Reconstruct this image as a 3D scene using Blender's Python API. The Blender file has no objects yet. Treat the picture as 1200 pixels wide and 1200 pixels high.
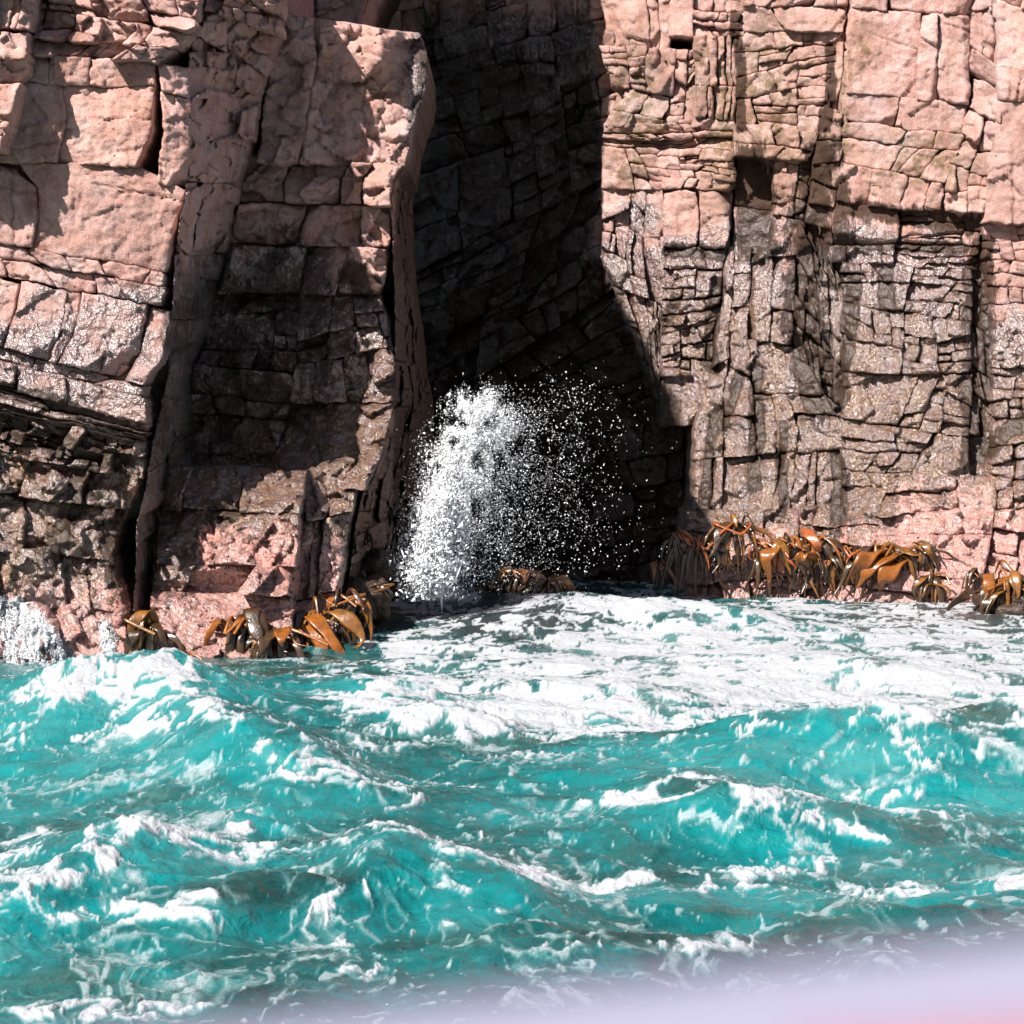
import bpy, math, random
import numpy as np
from mathutils import Matrix, Vector

# ------------------------------------------------------------------ camera, world, sun, exposure
SC = bpy.context.scene
COL = SC.collection
F, HOR, CAMZ = 3600.0, 450.0, 4.0          # focal length in photo pixels, horizon row, eye height

cam = bpy.data.cameras.new('camera')
cam.lens = 36.0 * F / 1200.0
cam.sensor_width = 36.0
cam.shift_y = -(600.0 - HOR) / 1200.0
cam.clip_start, cam.clip_end = 0.05, 2000.0
cam.dof.use_dof = True
cam.dof.focus_distance = 46.0
cam.dof.aperture_fstop = 7.0
camo = bpy.data.objects.new('camera', cam)
camo.location = (0, 0, CAMZ)
camo.rotation_euler = (math.radians(90), 0, 0)
COL.objects.link(camo)
SC.camera = camo

SUN_AZ, SUN_EL = math.radians(36), math.radians(43)   # azimuth to the left of "behind the camera"
w = bpy.data.worlds.new('World')
SC.world = w
w.use_nodes = True
nt = w.node_tree
bg = nt.nodes['Background']
sky = nt.nodes.new('ShaderNodeTexSky')
sky.sky_type = 'NISHITA'
sky.sun_disc = False
sky.sun_elevation = SUN_EL
sky.sun_rotation = math.pi + SUN_AZ
nt.links.new(sky.outputs[0], bg.inputs[0])
bg.inputs[1].default_value = 0.05

sl = bpy.data.lights.new('sun', 'SUN')
sl.energy = 4.8
sl.angle = math.radians(0.5)
sl.color = (1.0, 0.955, 0.91)
so = bpy.data.objects.new('sun', sl)
_d = Vector((math.sin(SUN_AZ) * math.cos(SUN_EL), math.cos(SUN_AZ) * math.cos(SUN_EL), -math.sin(SUN_EL)))
so.rotation_euler = _d.to_track_quat('-Z', 'Y').to_euler()
so.location = (-30, -30, 40)
COL.objects.link(so)

SC.view_settings.view_transform = 'Standard'
SC.view_settings.look = 'None'
SC.view_settings.gamma = 1.0
SC.view_settings.exposure = 1.0
SC.cycles.use_denoising = True
SC.cycles.max_bounces = 6
SC.cycles.diffuse_bounces = 1

rnd = random.Random(11)

# ------------------------------------------------------------------ numpy noise
def _hash(ix, iy, seed):
    h = (ix.astype(np.int64) * 374761393 + iy.astype(np.int64) * 668265263 + int(seed) * 1442695041) & 0xFFFFFFFF
    h = ((h ^ (h >> 13)) * 1274126177) & 0xFFFFFFFF
    h = ((h ^ (h >> 16)) * 2246822519) & 0xFFFFFFFF
    return (h ^ (h >> 15)) & 0xFFFFFFFF

def h01(ix, iy, seed):
    return _hash(ix, iy, seed) / 4294967295.0

def noise(x, y, seed=0):
    """gradient noise, about -1..1"""
    x = np.asarray(x, float); y = np.asarray(y, float)
    ix = np.floor(x); iy = np.floor(y)
    fx = x - ix; fy = y - iy
    ux = fx * fx * fx * (fx * (fx * 6 - 15) + 10); uy = fy * fy * fy * (fy * (fy * 6 - 15) + 10)
    def g(a, b):
        an = h01(ix + a, iy + b, seed) * (2 * math.pi)
        return np.cos(an) * (fx - a) + np.sin(an) * (fy - b)
    n0 = g(0, 0) * (1 - ux) + g(1, 0) * ux
    n1 = g(0, 1) * (1 - ux) + g(1, 1) * ux
    return (n0 * (1 - uy) + n1 * uy) * 1.5

def fbm(x, y, seed=0, octs=4, gain=0.5):
    s = 0; a = 1.0; t = 0
    for i in range(octs):
        s = s + a * noise(x * 2 ** i + 17.3 * i, y * 2 ** i - 9.1 * i, seed + i)
        t += a; a *= gain
    return s / t * 1.3

def ridged(x, y, seed=0, octs=4, gain=0.5):
    s = 0; a = 1.0; t = 0
    for i in range(octs):
        s = s + a * (1 - np.abs(noise(x * 2 ** i + 7.7 * i, y * 2 ** i + 3.1 * i, seed + i)) * 1.6)
        t += a; a *= gain
    return s / t

def facets(x, y, seed=0):
    """broken-rock relief: every Voronoi cell is a tilted plane; returns plane height and edge distance"""
    ix = np.floor(x); iy = np.floor(y)
    b1 = np.full(x.shape, 9.0); b2 = np.full(x.shape, 9.0); val = np.zeros(x.shape)
    for a in (-1, 0, 1):
        for b in (-1, 0, 1):
            cx = ix + a; cy = iy + b
            dx = x - (cx + h01(cx, cy, seed)); dy = y - (cy + h01(cx, cy, seed + 1))
            d = dx * dx + dy * dy
            v = (h01(cx, cy, seed + 2) - 0.5) + (h01(cx, cy, seed + 3) - 0.5) * 1.6 * dx + (h01(cx, cy, seed + 4) - 0.5) * 1.6 * dy
            near = d < b1
            b2 = np.where(near, b1, np.minimum(b2, d))
            val = np.where(near, v, val)
            b1 = np.where(near, d, b1)
    return val, np.sqrt(b2) - np.sqrt(b1)

def sstep(a, b, x):
    t = np.clip((x - a) / (b - a), 0, 1)
    return t * t * (3 - 2 * t)

def world(px, py, Y):
    px = np.asarray(px, float); py = np.asarray(py, float); Y = np.asarray(Y, float) + px * 0
    return np.stack([(px - 600) / F * Y, Y, CAMZ + (HOR - py) / F * Y], -1)

def seg_dist(u, v, pts):
    d = np.full(np.shape(u), 1e9)
    for (x0, y0), (x1, y1) in zip(pts[:-1], pts[1:]):
        dx, dy = x1 - x0, y1 - y0
        t = np.clip(((u - x0) * dx + (v - y0) * dy) / (dx * dx + dy * dy + 1e-9), 0, 1)
        d = np.minimum(d, np.hypot(u - x0 - t * dx, v - y0 - t * dy))
    return d

# ------------------------------------------------------------------ objects
def build(name, verts, faces, mat, parent=None, attrs=None, smooth=True):
    """one mesh object from arrays; its origin is put at the middle of its vertices"""
    verts = np.asarray(verts, float)
    c = verts.mean(0)
    c = np.array([c[0], c[1], verts[:, 2].min()])
    me = bpy.data.meshes.new(name)
    faces = np.asarray(faces, np.int32)
    n, k = faces.shape
    me.vertices.add(len(verts))
    me.vertices.foreach_set('co', (verts - c).astype(np.float32).ravel())
    me.loops.add(n * k)
    me.loops.foreach_set('vertex_index', faces.ravel())
    me.polygons.add(n)
    me.polygons.foreach_set('loop_start', np.arange(0, n * k, k, dtype=np.int32))
    me.polygons.foreach_set('use_smooth', np.full(n, smooth, dtype=bool))
    for an, av in (attrs or {}).items():
        a = me.attributes.new(an, 'FLOAT', 'POINT')
        a.data.foreach_set('value', np.asarray(av, np.float32))
    me.update(calc_edges=True)
    me.materials.append(mat)
    o = bpy.data.objects.new(name, me)
    COL.objects.link(o)
    o.location = c
    if parent is not None:
        o.parent = parent
        o.matrix_parent_inverse = Matrix.Translation(-Vector(parent.location))
    return o

def empty(name, loc):
    o = bpy.data.objects.new(name, None)
    o.location = loc
    o.empty_display_size = 0.3
    COL.objects.link(o)
    return o

def tag(o, label, cat, group=None, kind=None):
    o['label'] = label; o['category'] = cat
    if group: o['group'] = group
    if kind: o['kind'] = kind
    return o

# ------------------------------------------------------------------ materials
def N(t, typ, **kw):
    n = t.nodes.new('ShaderNode' + typ)
    for k, v in kw.items(): setattr(n, k, v)
    return n

class G:
    """tiny node-graph helper"""
    def __init__(s, name):
        s.m = bpy.data.materials.new(name); s.m.use_nodes = True
        s.t = s.m.node_tree; s.b = s.t.nodes['Principled BSDF']
    def put(s, sock, v):
        if isinstance(v, bpy.types.NodeSocket): s.t.links.new(v, sock)
        else:
            if sock.type == 'RGBA' and len(v) == 3: v = (*v, 1)
            sock.default_value = v
    def attr(s, name):
        return N(s.t, 'Attribute', attribute_name=name).outputs['Fac']
    def pos(s, scale=(1, 1, 1)):
        g = N(s.t, 'NewGeometry').outputs['Position']
        mp = N(s.t, 'Mapping'); s.t.links.new(g, mp.inputs[0]); mp.inputs['Scale'].default_value = scale
        return mp.outputs[0]
    def noise(s, scale, detail=4, rough=0.55, vec=None, dist=0.0):
        n = N(s.t, 'TexNoise'); n.inputs['Scale'].default_value = scale; n.inputs['Detail'].default_value = detail
        n.inputs['Roughness'].default_value = rough; n.inputs['Distortion'].default_value = dist
        s.t.links.new(vec if vec is not None else s.pos(), n.inputs['Vector'])
        return n.outputs['Fac']
    def ramp(s, fac, stops):
        r = N(s.t, 'ValToRGB'); e = r.color_ramp.elements
        while len(e) < len(stops): e.new(0.5)
        for q, (p, c) in zip(e, stops): q.position = p; q.color = (*c, 1) if len(c) == 3 else c
        s.put(r.inputs[0], fac)
        return r.outputs[0]
    def mix(s, f, a, b, mode='MIX'):
        m = N(s.t, 'Mix', data_type='RGBA', blend_type=mode)
        s.put(m.inputs[0], f); s.put(m.inputs[6], a); s.put(m.inputs[7], b)
        return m.outputs[2]
    def math(s, op, a, b=0.0, c=0.0, clamp=False):
        m = N(s.t, 'Math', operation=op, use_clamp=clamp)
        s.put(m.inputs[0], a); s.put(m.inputs[1], b); s.put(m.inputs[2], c)
        return m.outputs[0]
    def range(s, v, a, b, c=0.0, d=1.0):
        m = N(s.t, 'MapRange'); m.interpolation_type = 'SMOOTHSTEP'
        s.put(m.inputs[0], v)
        for i, q in enumerate((a, b, c, d)): m.inputs[i + 1].default_value = q
        return m.outputs[0]
    def bump(s, h, dist, strength=1.0, normal=None):
        b = N(s.t, 'Bump'); b.inputs['Strength'].default_value = strength; b.inputs['Distance'].default_value = dist
        s.put(b.inputs['Height'], h)
        if normal is not None: s.t.links.new(normal, b.inputs['Normal'])
        return b.outputs[0]
    def set(s, **kw):
        for k, v in kw.items(): s.put(s.b.inputs[k.replace('_', ' ')], v)
        return s.m

def rock_material():
    g = G('sea_cliff_rock')
    big = g.noise(0.55, 5, 0.6)
    mid = g.noise(3.2, 6, 0.65)
    fine = g.noise(34, 4, 0.7)
    speck = g.noise(75, 2, 0.6)
    dry = g.ramp(mid, [(0.28, (0.39, 0.220, 0.180)), (0.47, (0.52, 0.320, 0.282)), (0.68, (0.61, 0.435, 0.40))])
    rust = g.ramp(big, [(0.42, (0, 0, 0)), (0.64, (1, 1, 1))])
    dry = g.mix(g.math('MULTIPLY', rust, 0.5), dry, (0.56, 0.315, 0.24))
    dry = g.mix(g.range(speck, 0.40, 0.60, 0.0, 1.0), g.mix(1.0, dry, (0.66, 0.60, 0.58), 'MULTIPLY'), dry)
    dry = g.mix(g.range(fine, 0.60, 0.74, 0, 0.55), dry, (0.78, 0.64, 0.57))
    tone = g.math('MULTIPLY_ADD', g.attr('tone'), 0.42, 0.74)
    tn = N(g.t, 'CombineXYZ')
    for i in range(3): g.t.links.new(tone, tn.inputs[i])
    dry = g.mix(1.0, dry, tn.outputs[0], 'MULTIPLY')
    wz = g.range(g.noise(1.5, 7, 0.68, g.pos((1.6, 1.6, 0.42))), 0.46, 0.66)
    dry = g.mix(g.math('MULTIPLY', wz, 0.75), dry, g.mix(1.0, dry, (0.62, 0.52, 0.46), 'MULTIPLY'))
    gl = g.range(g.noise(0.9, 6, 0.66), 0.52, 0.68)
    dry = g.mix(g.math('MULTIPLY', gl, 0.5), dry, (0.40, 0.31, 0.30))
    moss = g.math('MULTIPLY', g.attr('moss'), g.range(g.noise(5, 5, 0.7), 0.38, 0.60))
    dry = g.mix(g.math('MULTIPLY', moss, 0.8), dry, (0.105, 0.085, 0.030))
    wet = g.math('ADD', g.attr('wet'), g.math('MULTIPLY_ADD', g.noise(1.6, 5, 0.65), 0.9, -0.45))  # real wetness and painted recess and cave shade share this mask
    wet = g.math('MULTIPLY', g.range(wet, 0.35, 0.62), g.range(g.attr('wet'), 0.0, 0.12))
    wcol = g.mix(1.0, dry, (0.35, 0.295, 0.30), 'MULTIPLY')
    brown = g.ramp(g.noise(2.4, 8, 0.72, g.pos((1.8, 1.8, 0.5))), [(0.40, (0, 0, 0)), (0.55, (1, 1, 1))])
    wcol = g.mix(g.math('MULTIPLY', brown, g.attr('film')), wcol, g.ramp(fine, [(0.3, (0.070, 0.031, 0.012)), (0.7, (0.205, 0.092, 0.034))]))
    mat_ = g.math('MULTIPLY', brown, g.attr('film'))
    col = g.mix(wet, dry, wcol)
    st = g.math('ADD', g.attr('stain_shade'), g.math('MULTIPLY_ADD', g.noise(7, 8, 0.78, g.pos((2.2, 2.2, 0.40))), 1.7, -0.85))  # seep stains and painted shade share this mask
    st = g.math('MULTIPLY', g.range(st, 0.34, 0.66), g.range(g.attr('stain_shade'), 0.0, 0.1))
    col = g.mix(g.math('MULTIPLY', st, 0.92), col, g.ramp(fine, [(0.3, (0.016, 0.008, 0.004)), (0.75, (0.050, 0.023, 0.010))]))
    pk = g.math('ADD', g.attr('pink'), g.math('MULTIPLY_ADD', g.noise(6.5, 8, 0.80), 2.4, -1.2))
    pk = g.math('MULTIPLY', g.range(pk, 0.50, 0.72), g.range(g.attr('pink'), 0.0, 0.1))
    col = g.mix(g.math('MULTIPLY', pk, 0.9), col, g.ramp(fine, [(0.32, (0.26, 0.10, 0.08)), (0.68, (0.66, 0.325, 0.265))]))
    wsh = g.math('ADD', g.attr('wash'), g.math('MULTIPLY_ADD', g.noise(9, 6, 0.7, g.pos((2.2, 2.2, 0.35))), 1.2, -0.6))
    wsh = g.math('MULTIPLY', g.range(wsh, 0.42, 0.75), g.range(g.attr('wash'), 0.03, 0.2))
    col = g.mix(wsh, col, (0.55, 0.56, 0.58))
    ws = g.math('MULTIPLY', g.math('MAXIMUM', wet, g.range(g.attr('pink'), 0.1, 0.5)), g.math('MULTIPLY', g.math('MULTIPLY_ADD', st, -0.75, 1.0), g.math('MULTIPLY_ADD', mat_, -0.25, 1.0)))
    rough = g.math('MULTIPLY_ADD', ws, -0.38, 0.85)
    rough = g.math('ADD', rough, g.math('MULTIPLY_ADD', mid, 0.30, -0.15), clamp=True)
    h1 = g.noise(9, 6, 0.62)
    sp = N(g.t, 'SeparateXYZ'); g.t.links.new(N(g.t, 'NewGeometry').outputs['Position'], sp.inputs[0])
    wa = g.noise(2.6, 4, 0.65); wb = g.noise(3.4, 4, 0.65, g.pos((1, 1, .6)))
    l1 = g.math('SUBTRACT', 1.0, g.math('FRACT', g.math('MULTIPLY_ADD', wa, 5.0, g.math('MULTIPLY', sp.outputs[2], 7.0))))
    l2 = g.math('FRACT', g.math('MULTIPLY_ADD', wb, 5.0, g.math('MULTIPLY', sp.outputs[0], 5.0)))
    ledge = g.math('MULTIPLY', ws, g.math('MULTIPLY_ADD', l1, 0.046, g.math('MULTIPLY', l2, 0.040)))
    n0 = g.bump(ledge, 1.0, 1.0)
    n1 = g.bump(h1, 0.034, 0.7, n0)
    n2 = g.bump(g.noise(24, 3, 0.6), 0.012, 0.9, n1)
    n3 = g.bump(fine, 0.010, 0.8, n2)
    n3 = g.bump(speck, 0.006, 0.7, n3)
    g.set(Base_Color=col, Roughness=rough, Normal=n3)
    g.put(g.b.inputs['Specular IOR Level'], g.math('MULTIPLY_ADD', ws, 0.55, 0.25))
    g.put(g.b.inputs['Coat Weight'], ws)
    g.b.inputs['Coat Roughness'].default_value = 0.30
    g.b.inputs['Coat IOR'].default_value = 2.0
    g.t.links.new(n2, g.b.inputs['Coat Normal'])
    return g.m

def kelp_material(name, c0, c1):
    g = G(name)
    n = g.noise(7, 5, 0.65)
    col = g.ramp(n, [(0.3, c0), (0.7, c1)])
    nb = g.bump(g.noise(14, 3, 0.5), 0.02, 0.5)
    g.set(Base_Color=col, Roughness=0.33, Normal=nb)
    g.b.inputs['Subsurface Weight'].default_value = 0.0
    g.b.inputs['Coat Weight'].default_value = 0.35
    g.b.inputs['Coat Roughness'].default_value = 0.12
    return g.m

def sea_material():
    g = G('sea_water')
    foam = g.attr('foam'); milk = g.attr('milk')
    fb = g.noise(13, 7, 0.75, g.pos((1.0, 0.6, 1)), 0.5)
    f = g.math('ADD', foam, g.math('MULTIPLY_ADD', fb, 0.6, -0.30))
    f = g.math('MULTIPLY', g.range(f, 0.26, 0.98), g.range(foam, 0.02, 0.14))
    aer = g.math('ADD', milk, g.math('MULTIPLY_ADD', g.noise(1.5, 6, 0.66, g.pos((0.7, 1.0, 1.0)), 0.6), 1.25, -0.64))
    body = g.ramp(aer, [(0.06, (0.004, 0.036, 0.034)), (0.36, (0.003, 0.094, 0.095)), (0.68, (0.004, 0.172, 0.176)), (1.0, (0.03, 0.22, 0.215))])
    green = g.range(g.noise(0.5, 3, 0.5), 0.52, 0.66)
    body = g.mix(g.math('MULTIPLY', g.math('MULTIPLY', green, 0.22), g.range(milk, 0.75, 0.2)), body, (0.055, 0.085, 0.035))
    haze = g.range(foam, 0.05, 0.60, 0, 0.45)
    body = g.mix(haze, body, (0.12, 0.28, 0.275))
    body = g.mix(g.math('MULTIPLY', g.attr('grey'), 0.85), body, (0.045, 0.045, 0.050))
    col = g.mix(f, body, (0.40, 0.41, 0.425))
    rough = g.math('MULTIPLY_ADD', f, 0.62, 0.09)
    rip = g.noise(5.5, 5, 0.62, g.pos((0.8, 0.8, 1.0)), 0.6)
    n1 = g.bump(rip, 0.075, 0.85)
    n2 = g.bump(g.noise(38, 3, 0.6), g_f(0.012), 0.6, n1)
    g.set(Base_Color=col, Roughness=rough, Normal=n2, IOR=1.33)
    return g.m

def g_f(v): return v

def white_material(name, col, rough=0.6):
    g = G(name)
    n = g.noise(12, 3)
    c = g.mix(n, tuple(x * 0.97 for x in col), col)
    return g.set(Base_Color=c, Roughness=rough)

ROCK = rock_material()
KELP = kelp_material('kelp_orange', (0.11, 0.034, 0.005), (0.33, 0.098, 0.009))
KELP_AMBER = kelp_material('kelp_amber', (0.08, 0.032, 0.006), (0.25, 0.095, 0.011))
KELP_RUST = kelp_material('kelp_rust', (0.15, 0.036, 0.006), (0.38, 0.085, 0.014))
KELP_DARK = kelp_material('kelp_brown', (0.020, 0.010, 0.004), (0.065, 0.029, 0.007))
SEA = sea_material()
SPRAY = white_material('spray_water', (0.93, 0.94, 0.96), 0.35)
PAINT = white_material('rail_paint', (0.215, 0.208, 0.285), 0.7)
REDPAINT = white_material('rail_red_trim', (0.30, 0.12, 0.15), 0.6)

# ------------------------------------------------------------------ what stains the rock, and shade painted into it (traced in photo pixels)
STAINS = [([(880, 190), (888, 285)], 26), ([(962, 180), (945, 290), (940, 380), (962, 470)], 26),
          ([(842, 330), (832, 430)], 9), ([(1150, 290), (1146, 400), (1142, 530)], 18), ([(985, 215), (985, 330)], 12),
          ([(982, 540), (985, 650)], 12), ([(1215, 480), (1150, 535)], 11), ([(868, 440), (850, 500)], 8),
          ([(890, 430), (885, 570)], 8), ([(915, 500), (920, 600)], 7), ([(795, 350), (765, 400)], 9),
          ([(1000, 245), (1140, 265)], 13), ([(1000, 285), (1130, 292)], 8), ([(780, 292), (845, 297)], 9),
          ([(1035, 320), (1042, 360)], 9), ([(1000, 330), (985, 470)], 10), ([(840, 480), (822, 600)], 8),
          ([(865, 20), (868, 150)], 8), ([(975, 60), (968, 150)], 9),
          ([(0, 455), (90, 480), (170, 512)], 9), ([(0, 500), (150, 545)], 14), ([(130, 600), (145, 760)], 14),
          ([(100, 560), (60, 650)], 16), ([(410, 320), (430, 340)], 18), ([(260, 600), (240, 650)], 16), ([(300, 640), (350, 690)], 14)]
RUN = [([(2, 706), (10, 740), (14, 775), (10, 820)], 6), ([(42, 722), (58, 745), (72, 770), (84, 800)], 6), ([(20, 712), (35, 745), (40, 790)], 10), ([(122, 735), (130, 760), (140, 785)], 5)]
MOSS = [(850, 170, 40, 80), (905, 110, 50, 120), (960, 200, 30, 80), (1080, 190, 70, 40), (740, 130, 40, 90), (738, 190, 30, 45), (820, 90, 14, 45), (846, 100, 12, 55), (770, 150, 22, 22), (885, 90, 12, 60), (990, 130, 10, 90), (1015, 60, 12, 40)]

def rock_attrs(u, v):
    n = fbm(u / 60, v / 60, 5, 3)
    fine = fbm(u / 14, v / 22, 8, 3)
    edge = np.where(u < 230, 350 + 0.32 * np.clip(u, 0, 300) - 0.55 * np.clip(u, 0, 200),
                    np.where(u < 520, 300, 245 - 0.0 * u))
    edge = np.where(u > 1130, 330, edge)
    wet = sstep(-110, 130, v - edge + 50 * n) * 0.86
    wet = np.where(u < 230, np.minimum(wet, 0.52 + 0.34 * sstep(430, 520, v - 0.35 * u)), wet)
    film = sstep(-40, 120, v - edge - 60 + 40 * n)
    film = np.where(u < 230, sstep(440, 520, v), film)
    st = np.zeros(np.shape(u))
    for pts, wd in STAINS:
        d = seg_dist(u + 8 * n, v, pts)
        st = np.maximum(st, 1 - sstep(0.0, 1.7, (d / wd) * (1 + 0.5 * fine)))
    mo = np.zeros(np.shape(u))
    for cx, cy, rx, ry in MOSS:
        mo = np.maximum(mo, np.exp(-((u - cx) / rx) ** 2 - ((v - cy) / ry) ** 2))
    base = np.where(u < 230, 630, np.where(u < 520, 560, np.where(u > 1050, 530, 560)))
    pink = sstep(-10, 110, v - base + 30 * n + 14 * fine)
    pink = np.where((u > 400) & (u < 800), pink * 0.25, pink)
    flank_shade = sstep(452, 470, u) * sstep(515, 500, u) * sstep(120, 260, v) * 0.9  # buttress flank's shade painted in as a dark tone
    st = np.maximum(st, flank_shade + 0.2 * fine * (flank_shade > 0.1))
    recess_shade = sstep(196, 225, u - 0.0 * v + 0.12 * np.clip(v - 200, 0, 400)) * sstep(410, 380, u + 10 * n) * sstep(190, 360, v + 40 * n) * sstep(600, 520, v)  # recess shade painted in patchily, along with dark wet algae
    st = np.maximum(st, recess_shade * (0.42 + 0.28 * fine + 0.28 * n))
    wet = np.maximum(wet, recess_shade * sstep(200, 320, v) * .8)  # wet darkening follows the painted recess shade
    xr = np.interp(v, [-60, 300, 420, 500], [700, 712, 772, 822]) + 14 * n  # right edge of the painted cave shade, along the cast shadow
    cave_shade = sstep(455, 500, u) * sstep(12, -26, u - xr) * sstep(-120, 160, v + 25 * n)  # cave shade painted into the rock, along with dark algae
    wet = np.maximum(wet, cave_shade); st = np.maximum(st, cave_shade * (0.66 + 0.22 * fine + 0.20 * n))
    pink = np.where(u > 1050, np.clip(pink * 1.35, 0, 1.2), pink)
    ws = np.zeros(np.shape(u))
    for pts, wd in RUN:
        ws = np.maximum(ws, np.exp(-(seg_dist(u + 3 * fine, v, pts) / (wd * 1.7)) ** 2))
    return dict(wash=ws, wet=wet, film=film, stain_shade=st, moss=mo, pink=pink * 0.76)

# ------------------------------------------------------------------ rock blocks
DEPTH = np.full((460, 680), 999.0)           # nearest rock per 2 px, from px -80 / py -60 on (for resting things on it)
def note_depth(u, v, Y):
    i = np.clip(((v + 60) / 2).astype(int), 0, 459); j = np.clip(((u + 80) / 2).astype(int), 0, 679)
    np.minimum.at(DEPTH, (i.ravel(), j.ravel()), Y.ravel())
def rock_depth(px, py, r=2):
    i = int((py + 60) / 2); j = int((px + 80) / 2)
    a = DEPTH[max(0, i - r):i + r + 1, max(0, j - r):j + r + 1]
    return min(float(a.min()), 58.0)

class Reg:
    def __init__(s, L, R, dep, bump=None):
        s.L = np.array(L, float); s.R = np.array(R, float); s.dep = dep; s.bump = bump or []
        def par(P):
            t = np.concatenate([[0], np.cumsum(np.hypot(*np.diff(P, axis=0).T))]); return t / t[-1]
        s.tl = par(s.L); s.tr = par(s.R)
    def map(s, a, t):
        lx = np.interp(t, s.tl, s.L[:, 0]); ly = np.interp(t, s.tl, s.L[:, 1])
        rx = np.interp(t, s.tr, s.R[:, 0]); ry = np.interp(t, s.tr, s.R[:, 1])
        return lx + (rx - lx) * a, ly + (ry - ly) * a
    def depth(s, a, t, u, v):
        a0, b0, c0, d0 = s.dep
        d = (a0 * (1 - a) + b0 * a) * (1 - t) + (c0 * (1 - a) + d0 * a) * t
        for cx, cy, rx, ry, amp in s.bump:
            d = d - amp * np.exp(-((u - cx) / rx) ** 2 - ((v - cy) / ry) ** 2)
        return d

BACK = {}       # cliff -> list of (verts, faces, attrs) of the bedrock
BLOCKS = {}     # cliff -> list of (area, verts, faces, attrs)
_seed = [100]

def grid_faces(nu, nv, off=0):
    i = np.arange(nv - 1)[:, None] * nu + np.arange(nu - 1)[None, :]
    i = i.ravel() + off
    return np.stack([i, i + nu, i + nu + 1, i + 1], -1)

def rim_loop(nu, nv):
    top = np.arange(nu); right = np.arange(1, nv) * nu + nu - 1
    bot = (nv - 1) * nu + np.arange(nu - 2, -1, -1); left = np.arange(nv - 2, 0, -1) * nu
    return np.concatenate([top, right, bot, left])

def warp(u, v):
    du = 2.6 * noise(u / 46, v / 46, 61) + 1.3 * noise(u / 13, v / 13, 63) + 0.7 * noise(u / 5, v / 5, 65)
    dv = 2.6 * noise(u / 50, v / 46, 62) + 1.3 * noise(u / 13, v / 13, 64) + 0.7 * noise(u / 5, v / 5, 66)
    return u + du, v + dv

def quad_size(reg, Q):
    q = np.array(Q)
    x, y = reg.map(q[:, 0], q[:, 1])          # corners: top left, top right, bottom right, bottom left
    w = 0.5 * (math.hypot(x[1] - x[0], y[1] - y[0]) + math.hypot(x[2] - x[3], y[2] - y[3]))
    h = 0.5 * (math.hypot(x[3] - x[0], y[3] - y[0]) + math.hypot(x[2] - x[1], y[2] - y[1]))
    return max(w, 2.0), max(h, 2.0)

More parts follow.
